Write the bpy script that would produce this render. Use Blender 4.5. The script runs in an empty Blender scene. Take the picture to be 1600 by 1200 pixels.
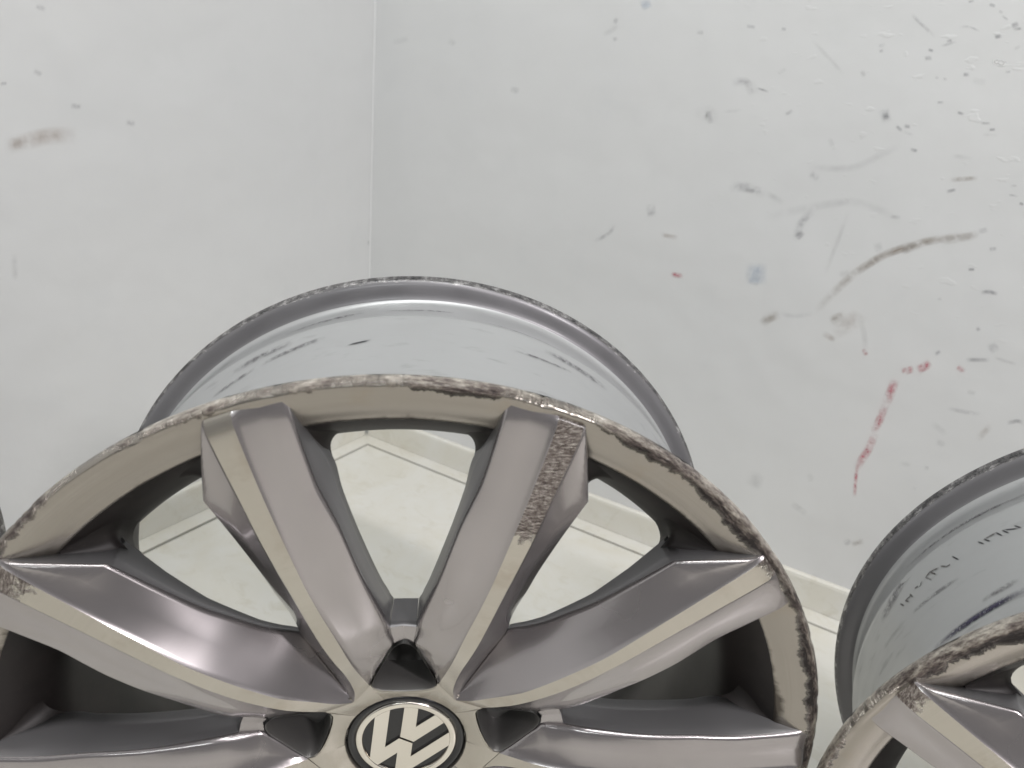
import bpy, math, random
import numpy as np
from mathutils import Matrix, Vector

random.seed(7)
scene = bpy.context.scene
COL = scene.collection

# ------------------------------------------------------------------ camera, light, exposure
F_PX = 1052.48                                   # focal length in pixels of a 1600 px wide picture
CAM = np.array([0.80225, -0.88872, 0.57731])
CR = np.array([0.851391, 0.51564, 0.096166])     # camera right, up, forward
CU = np.array([-0.263383, 0.261715, 0.928512])
CF = np.array([-0.45361, 0.815856, -0.358633])

cam_data = bpy.data.cameras.new('camera')
cam = bpy.data.objects.new('camera', cam_data)
COL.objects.link(cam)
cam_data.sensor_width = 36.0
cam_data.lens = 36.0 * F_PX / 1600.0
cam_data.clip_start = 0.01
cam_data.clip_end = 100.0
cam.matrix_world = Matrix((
    (CR[0], CU[0], -CF[0], CAM[0]),
    (CR[1], CU[1], -CF[1], CAM[1]),
    (CR[2], CU[2], -CF[2], CAM[2]),
    (0, 0, 0, 1)))
cam_data.dof.use_dof = True
cam_data.dof.focus_distance = 0.44
cam_data.dof.aperture_fstop = 11.0
scene.camera = cam

world = bpy.data.worlds.new('World')
scene.world = world
world.use_nodes = True
bg = world.node_tree.nodes['Background']
bg.inputs['Color'].default_value = (0.93, 0.92, 0.92, 1)   # plain light bounced round the room
bg.inputs['Strength'].default_value = 0.20


def area(name, loc, target, sx, sy, energy, color):
    d = bpy.data.lights.new(name, 'AREA')
    d.shape = 'RECTANGLE'
    d.size, d.size_y = sx, sy
    d.energy = energy
    d.color = color
    o = bpy.data.objects.new(name, d)
    COL.objects.link(o)
    o.location = loc
    o.rotation_euler = (Vector(target) - Vector(loc)).to_track_quat('-Z', 'Y').to_euler()
    return o


area('ceiling_and_fill_lamp', (0.7, -1.05, 2.4), (0.7, -1.0, 0), 1.5, 0.12, 21, (0.985, 1.0, 0.985))
area('ceiling_and_fill_lamp', (1.9, -1.5, 2.4), (1.9, -1.45, 0), 1.5, 0.12, 7, (1.0, 0.95, 0.97))
area('ceiling_and_fill_lamp', (1.5, -3.1, 2.4), (1.5, -3.0, 0), 1.5, 0.12, 15, (0.95, 1.0, 0.99))  # added unseen lamp: puts sheen on the outer spoke flanks
area('ceiling_and_fill_lamp', (3.2, -1.35, 2.4), (3.2, -1.3, 0), 1.5, 0.12, 72, (1.0, 0.96, 0.975))  # added unseen lamp: fills the left wall and adds spoke sheen

scene.view_settings.view_transform = 'Standard'
scene.view_settings.look = 'None'
scene.view_settings.exposure = 0.0
scene.view_settings.gamma = 1.0
scene.view_settings.use_curve_mapping = False

# ------------------------------------------------------------------ mesh helpers


class MB:
    def __init__(self):
        self.v, self.f, self.m, self.uv = [], [], [], {}

    def add(self, pts):
        i0 = len(self.v)
        self.v += [tuple(float(c) for c in p) for p in pts]
        return list(range(i0, len(self.v)))

    def face(self, ids, mat=0):
        self.f.append(tuple(ids))
        self.m.append(mat)

    def grid(self, rows, mat=0, close_u=False, flip=False, mats=None):
        """rows: list of equal-length point lists; faces between consecutive rows"""
        idx = [self.add(r) for r in rows]
        n = len(rows[0])
        for i in range(len(rows) - 1):
            mm = mats[i] if mats else mat
            for j in range(n if close_u else n - 1):
                k = (j + 1) % n
                q = (idx[i][j], idx[i][k], idx[i + 1][k], idx[i + 1][j])
                self.face(q[::-1] if flip else q, mm)
        return idx

    def box(self, a, b, mat=0, bev=0.0):
        (x0, y0, z0), (x1, y1, z1) = a, b
        if bev:
            t = self.add([(x0 + bev, y0 + bev, z1), (x1 - bev, y0 + bev, z1), (x1 - bev, y1 - bev, z1), (x0 + bev, y1 - bev, z1)])
            m_ = self.add([(x0, y0, z1 - bev), (x1, y0, z1 - bev), (x1, y1, z1 - bev), (x0, y1, z1 - bev)])
            l = self.add([(x0, y0, z0), (x1, y0, z0), (x1, y1, z0), (x0, y1, z0)])
            self.face(t, mat)
            self.face(l[::-1], mat)
            for p, q in ((t, m_), (m_, l)):
                for i in range(4):
                    j = (i + 1) % 4
                    self.face((p[i], q[i], q[j], p[j]), mat)
        else:
            v = self.add([(x0, y0, z0), (x1, y0, z0), (x1, y1, z0), (x0, y1, z0), (x0, y0, z1), (x1, y0, z1), (x1, y1, z1), (x0, y1, z1)])
            for q in ((3, 2, 1, 0), (4, 5, 6, 7), (0, 1, 5, 4), (1, 2, 6, 5), (2, 3, 7, 6), (3, 0, 4, 7)):
                self.face([v[i] for i in q], mat)

    def mesh(self, name, mats, smooth=True, sharp=False):
        me = bpy.data.meshes.new(name)
        me.from_pydata(self.v, [], self.f)
        for m_ in mats:
            me.materials.append(m_)
        me.polygons.foreach_set('material_index', self.m)
        if smooth:
            me.polygons.foreach_set('use_smooth', [True] * len(self.f))
        me.update()
        if sharp:
            seen = {}
            for p in me.polygons:
                for ek in p.edge_keys:
                    seen.setdefault(ek, set()).add(p.material_index)
            for e_ in me.edges:
                k = seen.get(tuple(sorted(e_.vertices)))
                if k and len(k) > 1 and 1 in k:
                    e_.use_edge_sharp = True
        return me


def obj(name, me, parent=None, loc=(0, 0, 0), roty=0.0):
    o = bpy.data.objects.new(name, me)
    COL.objects.link(o)
    o.location = loc
    o.rotation_euler = (0, roty, 0)
    if parent is not None:
        o.parent = parent
    return o


def weighted(o):
    md = o.modifiers.new('wn', 'WEIGHTED_NORMAL')
    md.weight = 80
    md.keep_sharp = True


# ------------------------------------------------------------------ material helpers


def new_mat(name):
    m = bpy.data.materials.new(name)
    m.use_nodes = True
    nt = m.node_tree
    return m, nt, nt.nodes['Principled BSDF']


def node(nt, t, **kw):
    n = nt.nodes.new(t)
    for k, v in kw.items():
        setattr(n, k, v)
    return n


def math_n(nt, op, a, b=None, c=None):
    n = nt.nodes.new('ShaderNodeMath')
    n.operation = op
    for i, val in enumerate((a, b, c)):
        if val is None:
            continue
        if isinstance(val, (int, float)):
            n.inputs[i].default_value = val
        else:
            nt.links.new(val, n.inputs[i])
    return n.outputs[0]


def ramp(nt, fac, stops):
    n = nt.nodes.new('ShaderNodeValToRGB')
    el = n.color_ramp.elements
    while len(el) > 1:
        el.remove(el[-1])
    el[0].position = stops[0][0]
    el[0].color = (*stops[0][1], 1) if not isinstance(stops[0][1], float) else (stops[0][1],) * 3 + (1,)
    for p, c in stops[1:]:
        e_ = el.new(p)
        e_.color = (*c, 1) if not isinstance(c, float) else (c, c, c, 1)
    nt.links.new(fac, n.inputs[0])
    return n.outputs[0]


def noise(nt, vec, scale, detail=4, rough=0.55, dim='3D', w=None, dist=0.0):
    n = nt.nodes.new('ShaderNodeTexNoise')
    n.noise_dimensions = dim
    n.inputs['Scale'].default_value = scale
    n.inputs['Detail'].default_value = detail
    n.inputs['Roughness'].default_value = rough
    n.inputs['Distortion'].default_value = dist
    if vec is not None:
        nt.links.new(vec, n.inputs['Vector'])
    if w is not None:
        nt.links.new(w, n.inputs['W'])
    return n.outputs['Fac']


def mixc(nt, fac, a, b):
    n = nt.nodes.new('ShaderNodeMix')
    n.data_type = 'RGBA'
    ins = [i for i in n.inputs if i.type == 'RGBA']
    if isinstance(fac, float):
        n.inputs[0].default_value = fac
    else:
        nt.links.new(fac, n.inputs[0])
    for s, val in zip(ins, (a, b)):
        if isinstance(val, tuple):
            s.default_value = (*val, 1)
        else:
            nt.links.new(val, s)
    return [o for o in n.outputs if o.type == 'RGBA'][0]


def mapped(nt, vec, scale=(1, 1, 1), loc=(0, 0, 0)):
    n = nt.nodes.new('ShaderNodeMapping')
    n.inputs['Scale'].default_value = scale
    n.inputs['Location'].default_value = loc
    nt.links.new(vec, n.inputs['Vector'])
    return n.outputs[0]


def bump(nt, height, strength, dist, normal=None):
    n = nt.nodes.new('ShaderNodeBump')
    n.inputs['Strength'].default_value = strength
    n.inputs['Distance'].default_value = dist
    nt.links.new(height, n.inputs['Height'])
    if normal is not None:
        nt.links.new(normal, n.inputs['Normal'])
    return n.outputs[0]


def coords(nt, kind='Object'):
    return node(nt, 'ShaderNodeTexCoord').outputs[kind]


def polar(nt, vec):
    """radius, angle, depth of a point in the wheel's frame (axis = Y)"""
    s = node(nt, 'ShaderNodeSeparateXYZ')
    nt.links.new(vec, s.inputs[0])
    x, y, z = s.outputs
    r = math_n(nt, 'SQRT', math_n(nt, 'ADD', math_n(nt, 'MULTIPLY', x, x), math_n(nt, 'MULTIPLY', z, z)))
    a = math_n(nt, 'ARCTAN2', x, z)
    return r, a, y


def comb(nt, x, y, z):
    c = node(nt, 'ShaderNodeCombineXYZ')
    for i, v in enumerate((x, y, z)):
        if isinstance(v, (int, float)):
            c.inputs[i].default_value = v
        else:
            nt.links.new(v, c.inputs[i])
    return c.outputs[0]


def mat_wall():
    m, nt, b = new_mat('white_wall_paint')
    v = coords(nt)
    n1 = noise(nt, v, 2.2, 5, 0.6)
    n2 = noise(nt, v, 14, 6, 0.6)
    c = mixc(nt, ramp(nt, n1, [(0.35, 0.0), (0.7, 1.0)]), (0.725, 0.735, 0.735), (0.745, 0.752, 0.748))
    c = mixc(nt, ramp(nt, n2, [(0.55, 0.0), (0.8, 0.35)]), c, (0.66, 0.675, 0.68))
    nt.links.new(c, b.inputs['Base Color'])
    b.inputs['Roughness'].default_value = 0.42
    b.inputs['Specular IOR Level'].default_value = 0.35
    h = noise(nt, v, 45, 5, 0.6)
    h2 = noise(nt, v, 6, 3, 0.5)
    nrm = bump(nt, h2, 0.3, 0.02)
    s = node(nt, 'ShaderNodeSeparateXYZ')
    nt.links.new(v, s.inputs[0])
    area_ = math_n(nt, 'MULTIPLY', ramp(nt, s.outputs[0], [(0.45, 0.0), (0.75, 1.0)]), ramp(nt, s.outputs[2], [(0.30, 0.0), (0.60, 1.0)]))
    pits = ramp(nt, noise(nt, mapped(nt, v, (1, 1, 1.7)), 48, 2, 0.5), [(0.64, 0.0), (0.72, 1.0)])
    nrm = bump(nt, math_n(nt, 'MULTIPLY', pits, area_), 0.22, 0.0015, nrm)
    nt.links.new(bump(nt, h, 0.12, 0.002, nrm), b.inputs['Normal'])
    return m


def mat_tile(name='cream_marble_tile', gain=1.0):
    m, nt, b = new_mat(name)
    v = coords(nt)
    info = node(nt, 'ShaderNodeObjectInfo')
    vv = node(nt, 'ShaderNodeVectorMath', operation='ADD')
    nt.links.new(v, vv.inputs[0])
    nt.links.new(info.outputs['Location'], vv.inputs[1])
    v = vv.outputs[0]
    n1 = noise(nt, v, 9, 6, 0.62, dist=1.2)
    n2 = noise(nt, mapped(nt, v, (1, 1.6, 1)), 26, 6, 0.65, dist=0.8)
    c = mixc(nt, ramp(nt, n1, [(0.3, 0.0), (0.68, 1.0)]), tuple(gain * q for q in (0.70, 0.68, 0.60)), tuple(gain * q for q in (0.75, 0.745, 0.70)))
    c = mixc(nt, ramp(nt, n2, [(0.54, 0.0), (0.72, 0.5)]), c, (0.60, 0.57, 0.47))
    nt.links.new(c, b.inputs['Base Color'])
    b.inputs['Roughness'].default_value = 0.24
    nt.links.new(bump(nt, noise(nt, v, 60, 3), 0.04, 0.002), b.inputs['Normal'])
    return m


def mat_plain(name, col, rough=0.6, metal=0.0, spec=0.5):
    m, nt, b = new_mat(name)
    b.inputs['Base Color'].default_value = (*col, 1)
    b.inputs['Roughness'].default_value = rough
    b.inputs['Metallic'].default_value = metal
    b.inputs['Specular IOR Level'].default_value = spec
    return m


def mat_silver_paint():
    m, nt, b = new_mat('silver_wheel_paint')
    v = coords(nt)
    info = node(nt, 'ShaderNodeObjectInfo')
    w = math_n(nt, 'MULTIPLY', info.outputs['Random'], 20.0)
    fl = noise(nt, v, 2600, 2, 0.5, '4D', w)
    grime = noise(nt, v, 16, 3, 0.5, '4D', w)
    c = mixc(nt, ramp(nt, fl, [(0.3, 0.0), (0.7, 1.0)]), (0.352, 0.328, 0.333), (0.372, 0.348, 0.353))
    c = mixc(nt, ramp(nt, grime, [(0.35, 0.0), (0.9, 0.30)]), c, (0.23, 0.205, 0.19))
    nt.links.new(c, b.inputs['Base Color'])
    b.inputs['Metallic'].default_value = 0.82
    nt.links.new(ramp(nt, grime, [(0.3, 0.20), (0.8, 0.32)]), b.inputs['Roughness'])
    b.inputs['Coat Weight'].default_value = 1.0
    b.inputs['Coat Roughness'].default_value = 0.07
    return m


def rash_nodes(nt, v, w, scale_r=640, scale_a=34):
    """chewed metal pattern, stretched along the rim"""
    r, a, y = polar(nt, v)
    pv = comb(nt, math_n(nt, 'MULTIPLY', a, scale_a), math_n(nt, 'MULTIPLY', r, scale_r), math_n(nt, 'MULTIPLY', y, 300.0))
    return noise(nt, pv, 1.0, 6, 0.75, '4D', w), r, a, y


def mat_machined():
    m, nt, b = new_mat('machined_aluminium')
    v = coords(nt)
    info = node(nt, 'ShaderNodeObjectInfo')
    w = math_n(nt, 'MULTIPLY', info.outputs['Random'], 20.0)
    r, a, y = polar(nt, v)
    lines = noise(nt, comb(nt, math_n(nt, 'MULTIPLY', r, 2600.0), math_n(nt, 'MULTIPLY', a, 2.0), 0.0), 1.0, 3, 0.6)
    grime = noise(nt, v, 30, 6, 0.7, '4D', w)
    c = mixc(nt, ramp(nt, lines, [(0.3, 0.0), (0.7, 1.0)]), (0.44, 0.41, 0.362), (0.49, 0.46, 0.41))
    c = mixc(nt, ramp(nt, grime, [(0.53, 0.0), (0.75, 0.6)]), c, (0.28, 0.22, 0.16))
    # kerb rash where the object says so: attribute rash = inner radius of the chewed zone
    at = node(nt, 'ShaderNodeAttribute', attribute_type='OBJECT', attribute_name='rash')
    have = math_n(nt, 'GREATER_THAN', at.outputs['Fac'], 0.01)
    edge = math_n(nt, 'ADD', at.outputs['Fac'], math_n(nt, 'MULTIPLY', math_n(nt, 'SUBTRACT', noise(nt, v, 130, 5, 0.7), 0.5), 0.05))
    zone = math_n(nt, 'MULTIPLY', have, math_n(nt, 'SMOOTH_MIN', 1.0, math_n(nt, 'MAXIMUM', 0.0, math_n(nt, 'MULTIPLY', math_n(nt, 'SUBTRACT', r, edge), 260.0)), 0.1))
    s = node(nt, 'ShaderNodeSeparateXYZ')
    nt.links.new(v, s.inputs[0])
    pit = noise(nt, comb(nt, math_n(nt, 'MULTIPLY', s.outputs[0], 330.0), math_n(nt, 'MULTIPLY', s.outputs[1], 300.0), math_n(nt, 'MULTIPLY', s.outputs[2], 1100.0)), 1.0, 6, 0.72, '3D', None, 0.6)
    pc = ramp(nt, pit, [(0.36, (0.05, 0.037, 0.033)), (0.46, (0.19, 0.155, 0.14)), (0.55, (0.36, 0.32, 0.295)), (0.66, (0.72, 0.67, 0.61))])
    c = mixc(nt, zone, c, pc)
    nt.links.new(c, b.inputs['Base Color'])
    b.inputs['Metallic'].default_value = 0.85
    nt.links.new(math_n(nt, 'ADD', 0.27, math_n(nt, 'MULTIPLY', zone, 0.22)), b.inputs['Roughness'])
    b.inputs['Coat Weight'].default_value = 0.25
    b.inputs['Coat Roughness'].default_value = 0.1
    n0 = bump(nt, lines, 0.05, 0.0006)
    nt.links.new(bump(nt, math_n(nt, 'MULTIPLY', pit, zone), 0.9, 0.0025, n0), b.inputs['Normal'])
    return m


def mat_lip():
    """machined ring; its outermost edge is chewed by kerbs in long stretches"""
    m, nt, b = new_mat('kerbed_rim_lip')
    v = coords(nt)
    info = node(nt, 'ShaderNodeObjectInfo')
    w = math_n(nt, 'MULTIPLY', info.outputs['Random'], 20.0)
    pit, r, a, y = rash_nodes(nt, v, w)
    lines = noise(nt, comb(nt, math_n(nt, 'MULTIPLY', r, 2600.0), math_n(nt, 'MULTIPLY', a, 2.0), 0.0), 1.0, 3, 0.6)
    grime = noise(nt, v, 30, 6, 0.7, '4D', w)
    c = mixc(nt, ramp(nt, lines, [(0.3, 0.0), (0.7, 1.0)]), (0.30, 0.275, 0.245), (0.345, 0.318, 0.285))
    c = mixc(nt, ramp(nt, grime, [(0.56, 0.0), (0.8, 0.6)]), c, (0.30, 0.24, 0.17))
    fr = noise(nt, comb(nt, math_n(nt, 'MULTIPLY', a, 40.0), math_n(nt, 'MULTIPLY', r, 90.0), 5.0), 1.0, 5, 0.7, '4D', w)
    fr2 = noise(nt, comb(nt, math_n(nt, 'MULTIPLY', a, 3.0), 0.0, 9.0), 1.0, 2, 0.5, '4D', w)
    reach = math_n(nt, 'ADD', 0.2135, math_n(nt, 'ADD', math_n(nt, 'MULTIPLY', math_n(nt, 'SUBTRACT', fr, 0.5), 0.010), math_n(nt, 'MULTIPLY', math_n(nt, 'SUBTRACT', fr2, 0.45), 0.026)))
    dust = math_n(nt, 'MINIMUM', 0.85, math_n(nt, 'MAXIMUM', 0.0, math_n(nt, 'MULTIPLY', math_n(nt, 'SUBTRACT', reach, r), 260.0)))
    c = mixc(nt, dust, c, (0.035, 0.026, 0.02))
    wob = noise(nt, comb(nt, math_n(nt, 'MULTIPLY', a, 22.0), 0.0, 0.0), 1.0, 6, 0.8, '4D', w)
    long_ = noise(nt, comb(nt, math_n(nt, 'MULTIPLY', a, 2.2), 3.0, 0.0), 1.0, 2, 0.5, '4D', w)
    width = math_n(nt, 'ADD', math_n(nt, 'MULTIPLY', math_n(nt, 'SUBTRACT', wob, 0.5), 0.015),
                   math_n(nt, 'MULTIPLY', math_n(nt, 'SUBTRACT', long_, 0.435), 0.034))
    edge = math_n(nt, 'SUBTRACT', 0.2322, width)
    zone = math_n(nt, 'MINIMUM', 1.0, math_n(nt, 'MAXIMUM', 0.0, math_n(nt, 'MULTIPLY', math_n(nt, 'SUBTRACT', r, edge), 420.0)))
    chunk = noise(nt, comb(nt, math_n(nt, 'MULTIPLY', a, 7.0), math_n(nt, 'MULTIPLY', r, 120.0), 1.0), 1.0, 3, 0.6, '4D', w)
    tone = math_n(nt, 'ADD', pit, math_n(nt, 'ADD', math_n(nt, 'MULTIPLY', math_n(nt, 'SUBTRACT', r, 0.2338), 36.0), math_n(nt, 'MULTIPLY', math_n(nt, 'SUBTRACT', chunk, 0.5), 0.55)))
    pc = ramp(nt, tone, [(0.34, (0.04, 0.032, 0.032)), (0.44, (0.15, 0.12, 0.11)), (0.53, (0.34, 0.30, 0.265)), (0.64, (0.62, 0.57, 0.50)), (0.78, (0.85, 0.82, 0.79))])
    c = mixc(nt, zone, c, pc)
    nt.links.new(c, b.inputs['Base Color'])
    b.inputs['Metallic'].default_value = 0.85
    nt.links.new(math_n(nt, 'ADD', 0.25, math_n(nt, 'MULTIPLY', zone, 0.05)), b.inputs['Roughness'])
    b.inputs['Coat Weight'].default_value = 0.2
    b.inputs['Coat Roughness'].default_value = 0.12
    n0 = bump(nt, lines, 0.05, 0.0006)
    nt.links.new(bump(nt, math_n(nt, 'MULTIPLY', pit, zone), 0.8, 0.003, n0), b.inputs['Normal'])
    return m


def mat_barrel():
    """silver paint of the tyre bed with rubber marks on humps and rear flange"""
    m, nt, b = new_mat('silver_barrel_paint')
    v = coords(nt)
    info = node(nt, 'ShaderNodeObjectInfo')
    w = math_n(nt, 'MULTIPLY', info.outputs['Random'], 20.0)
    r, a, y = polar(nt, v)
    sm = noise(nt, comb(nt, math_n(nt, 'MULTIPLY', a, 7.0), math_n(nt, 'MULTIPLY', y, 130.0), math_n(nt, 'MULTIPLY', r, 60.0)), 1.0, 3, 0.55, '4D', w)
    c = mixc(nt, ramp(nt, sm, [(0.60, 0.0), (0.68, 0.16), (0.82, 0.5)]), (0.47, 0.478, 0.48), (0.15, 0.14, 0.14))
    # rear flange: side face wears grey rubber, the edge is chewed black and bright
    fl = math_n(nt, 'MULTIPLY', math_n(nt, 'GREATER_THAN', y, 0.1905), math_n(nt, 'GREATER_THAN', r, 0.2195))
    c = mixc(nt, fl, c, (0.21, 0.205, 0.213))
    ed = noise(nt, comb(nt, math_n(nt, 'MULTIPLY', a, 34.0), math_n(nt, 'MULTIPLY', r, 420.0), 0.0), 1.0, 6, 0.75, '4D', w)
    ez = math_n(nt, 'MULTIPLY', fl, math_n(nt, 'GREATER_THAN', math_n(nt, 'ADD', r, math_n(nt, 'MULTIPLY', math_n(nt, 'SUBTRACT', ed, 0.5), 0.006)), 0.2338))
    c = mixc(nt, ez, c, ramp(nt, ed, [(0.38, (0.03, 0.03, 0.033)), (0.52, (0.16, 0.155, 0.155)), (0.66, (0.5, 0.49, 0.485))]))
    nt.links.new(c, b.inputs['Base Color'])
    b.inputs['Metallic'].default_value = 0.55
    nt.links.new(ramp(nt, sm, [(0.35, 0.34), (0.7, 0.48)]), b.inputs['Roughness'])
    b.inputs['Coat Weight'].default_value = 0.12
    b.inputs['Coat Roughness'].default_value = 0.12
    return m


def mat_dust_shade():
    m, nt, b = new_mat('brake_dust_and_shade_paint')
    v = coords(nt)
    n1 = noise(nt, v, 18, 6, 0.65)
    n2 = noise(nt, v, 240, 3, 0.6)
    c = mixc(nt, ramp(nt, n1, [(0.35, 0.0), (0.7, 1.0)]), (0.010, 0.008, 0.008), (0.024, 0.019, 0.018))  # brake dust, with the dark of the barrel recess painted in as near-black
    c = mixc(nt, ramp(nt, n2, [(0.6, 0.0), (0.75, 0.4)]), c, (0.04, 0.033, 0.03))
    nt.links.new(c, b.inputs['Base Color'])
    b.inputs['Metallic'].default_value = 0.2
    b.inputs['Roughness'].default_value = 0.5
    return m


def mat_mark(name, col, thr=0.42, soft=0.16, scale=60, opacity=1.0):
    """flat smear: broken up by noise, feathered across the stroke (UV.y) and at its ends (UV.x)"""
    m, nt, b = new_mat(name)
    uv = coords(nt, 'UV')
    s = node(nt, 'ShaderNodeSeparateXYZ')
    nt.links.new(uv, s.inputs[0])
    av = math_n(nt, 'ABSOLUTE', math_n(nt, 'SUBTRACT', math_n(nt, 'MULTIPLY', s.outputs[1], 2.0), 1.0))
    au = math_n(nt, 'ABSOLUTE', math_n(nt, 'SUBTRACT', math_n(nt, 'MULTIPLY', s.outputs[0], 2.0), 1.0))
    fa = ramp(nt, av, [(0.0, 1.0), (0.5, 0.6), (1.0, 0.0)])
    fu = ramp(nt, au, [(0.4, 1.0), (1.0, 0.0)])
    n = noise(nt, coords(nt, 'Object'), scale, 5, 0.65)
    k = ramp(nt, n, [(thr, 0.0), (thr + soft, 1.0)])
    al = math_n(nt, 'MULTIPLY', math_n(nt, 'MULTIPLY', math_n(nt, 'MULTIPLY', fa, fu), k), opacity)
    nt.links.new(al, b.inputs['Alpha'])
    b.inputs['Base Color'].default_value = (*col, 1)
    b.inputs['Roughness'].default_value = 0.6
    return m


M_WALL = mat_wall()
M_TILE = mat_tile()
M_SKIRT = mat_tile('cream_skirting_tile', 1.04)
M_GROUT = mat_plain('dirty_grout', (0.05, 0.044, 0.036), 0.9)
M_PAINT = mat_silver_paint()
M_MACH = mat_machined()
M_LIP = mat_lip()
M_BARREL = mat_barrel()
M_DUST_SHADE = mat_dust_shade()
M_SIDE = mat_plain('dusty_shaded_silver_paint', (0.22, 0.215, 0.22), 0.4, 0.6)  # spoke side walls: dust plus window shade put into a darker paint colour
M_POCKET = mat_plain('dark_lug_pocket', (0.15, 0.145, 0.14), 0.36, 0.5)
M_BLACK = mat_plain('gloss_black_plastic', (0.012, 0.012, 0.014), 0.22)
M_CHROME = mat_plain('satin_chrome', (0.74, 0.70, 0.64), 0.16, 1.0)

# ------------------------------------------------------------------ the corner of the room


def structure(o, label, cat):
    o['kind'] = 'structure'
    o['label'] = label
    o['category'] = cat
    return o


G = 0.038          # first joint from the walls
TS = 0.60          # tile pitch
EXT = 3.4
mb = MB()
mb.box((-0.12, -EXT, -0.05), (EXT, 0.12, -0.004))
floor = structure(obj('floor', mb.mesh('floor', [M_GROUT], False)), 'cream marble tiled floor with thin dark joints', 'floor')

J = 0.0032


def tile_mesh(sx, sy):
    b_ = MB()
    b_.box((0, -sy, -0.0042), (sx, 0, 0.0), bev=0.0009)
    return b_.mesh('floor_tile', [M_TILE], False)


tm = {}


def tile(x, y, sx, sy):
    key = (round(sx, 4), round(sy, 4))
    if key not in tm:
        tm[key] = tile_mesh(sx - J, sy - J)
    obj('floor_tile', tm[key], floor, (x + J / 2, y - J / 2, 0))


# cut strips along the walls; the first one turns the corner in one piece
mb = MB()
g_, l_ = G - J, G + TS - J
for z in (0.0, -0.0042):
    i_ = mb.add([(0.0005, -0.0005, z), (0.0005, -l_, z), (g_, -l_, z), (g_, -g_, z), (l_, -g_, z), (l_, -0.0005, z)])
    mb.face(i_ if z == 0.0 else i_[::-1])
for k in range(6):
    mb.face((k, 6 + k, 6 + (k + 1) % 6, (k + 1) % 6))
obj('floor_tile', mb.mesh('corner_tile', [M_TILE], False), floor)
for i in range(5):
    if i:
        tile(G + i * TS, 0.0, TS, G - J / 2)
        tile(0.0, -G - i * TS, G - J / 2, TS)
    for k in range(5):
        tile(G + i * TS, -G - k * TS, TS, TS)

mb = MB()
mb.box((-0.12, -EXT, -0.003), (0.0, 0.12, 2.7))
wall_l = structure(obj('wall_left', mb.mesh('wall_left', [M_WALL], False)), 'white painted wall left of the corner with a tan smear', 'wall')
mb = MB()
mb.box((0.0, 0.0, -0.003), (EXT, 0.12, 2.7))
wall_r = structure(obj('wall_right', mb.mesh('wall_right', [M_WALL], False)), 'scuffed white painted wall right of the corner with red and brown marks', 'wall')

# filler bead running up the inside corner
mb = MB()
rows = []
for z in (0.05, 2.7):
    row = []
    for i in range(7):
        t = i / 6 * math.pi / 2
        q = 0.004
        row.append((q - q * math.sin(t) + 0.0002, -q + q * math.cos(t) - 0.0002, z))
    rows.append(row)
mb.grid(rows, flip=True)
obj('corner_bead', mb.mesh('corner_bead', [M_WALL]), wall_l)

# skirting tiles
SK_H, SK_T = 0.047, 0.008


def skirt_mesh(L):
    b_ = MB()
    prof = [(0, 0.0004), (0.0, SK_H), (SK_T - 0.004, SK_H), (SK_T - 0.001, SK_H - 0.0015), (SK_T, SK_H - 0.005), (SK_T, 0.0004)]
    rows_ = [[(0, -p, h) for p, h in prof], [(L, -p, h) for p, h in prof]]
    b_.grid(rows_)
    for r_ in rows_:
        b_.face(b_.add(r_))
    return b_.mesh('skirting_tile', [M_SKIRT], False)


sk_full = skirt_mesh(TS - 0.0014)
sk_cut = skirt_mesh(0.30)
for i in range(5):
    obj('skirting_tile', sk_full, wall_r, (0.012 + i * TS, -0.0003, 0))
for i in range(5):
    o = obj('skirting_tile', sk_full, wall_l, (0.0003, -0.012 - (i + 1) * TS, 0))
    o.rotation_euler = (0, 0, math.pi / 2)
    # local -Y must face +X: turn a quarter the right way round

# ------------------------------------------------------------------ scuffs on the walls (flat marks, 0.4 mm off the paint)


def pix_to_wall(p, wall):
    d = CR * (p[0] - 800) / F_PX - CU * (p[1] - 600) / F_PX + CF
    if wall == 'L':
        t = (0.0004 - CAM[0]) / d[0]
    else:
        t = (-0.0004 - CAM[1]) / d[1]
    return CAM + d * t


def spline(pts, n):
    pts = [np.array(p, float) for p in pts]
    if len(pts) == 2:
        return [pts[0] + (pts[1] - pts[0]) * i / (n - 1) for i in range(n)]
    P = [2 * pts[0] - pts[1]] + pts + [2 * pts[-1] - pts[-2]]
    seg = [np.linalg.norm(P[i + 2] - P[i + 1]) for i in range(len(pts) - 1)]
    cum = np.concatenate([[0], np.cumsum(seg)])
    out = []
    for i in range(n):
        s = cum[-1] * i / (n - 1)
        k = min(int(np.searchsorted(cum, s, 'right')) - 1, len(seg) - 1)
        t = (s - cum[k]) / max(seg[k], 1e-9)
        p0, p1, p2, p3 = P[k:k + 4]
        out.append(0.5 * ((2 * p1) + (-p0 + p2) * t + (2 * p0 - 5 * p1 + 4 * p2 - p3) * t * t + (-p0 + 3 * p1 - 3 * p2 + p3) * t ** 3))
    return out


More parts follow.
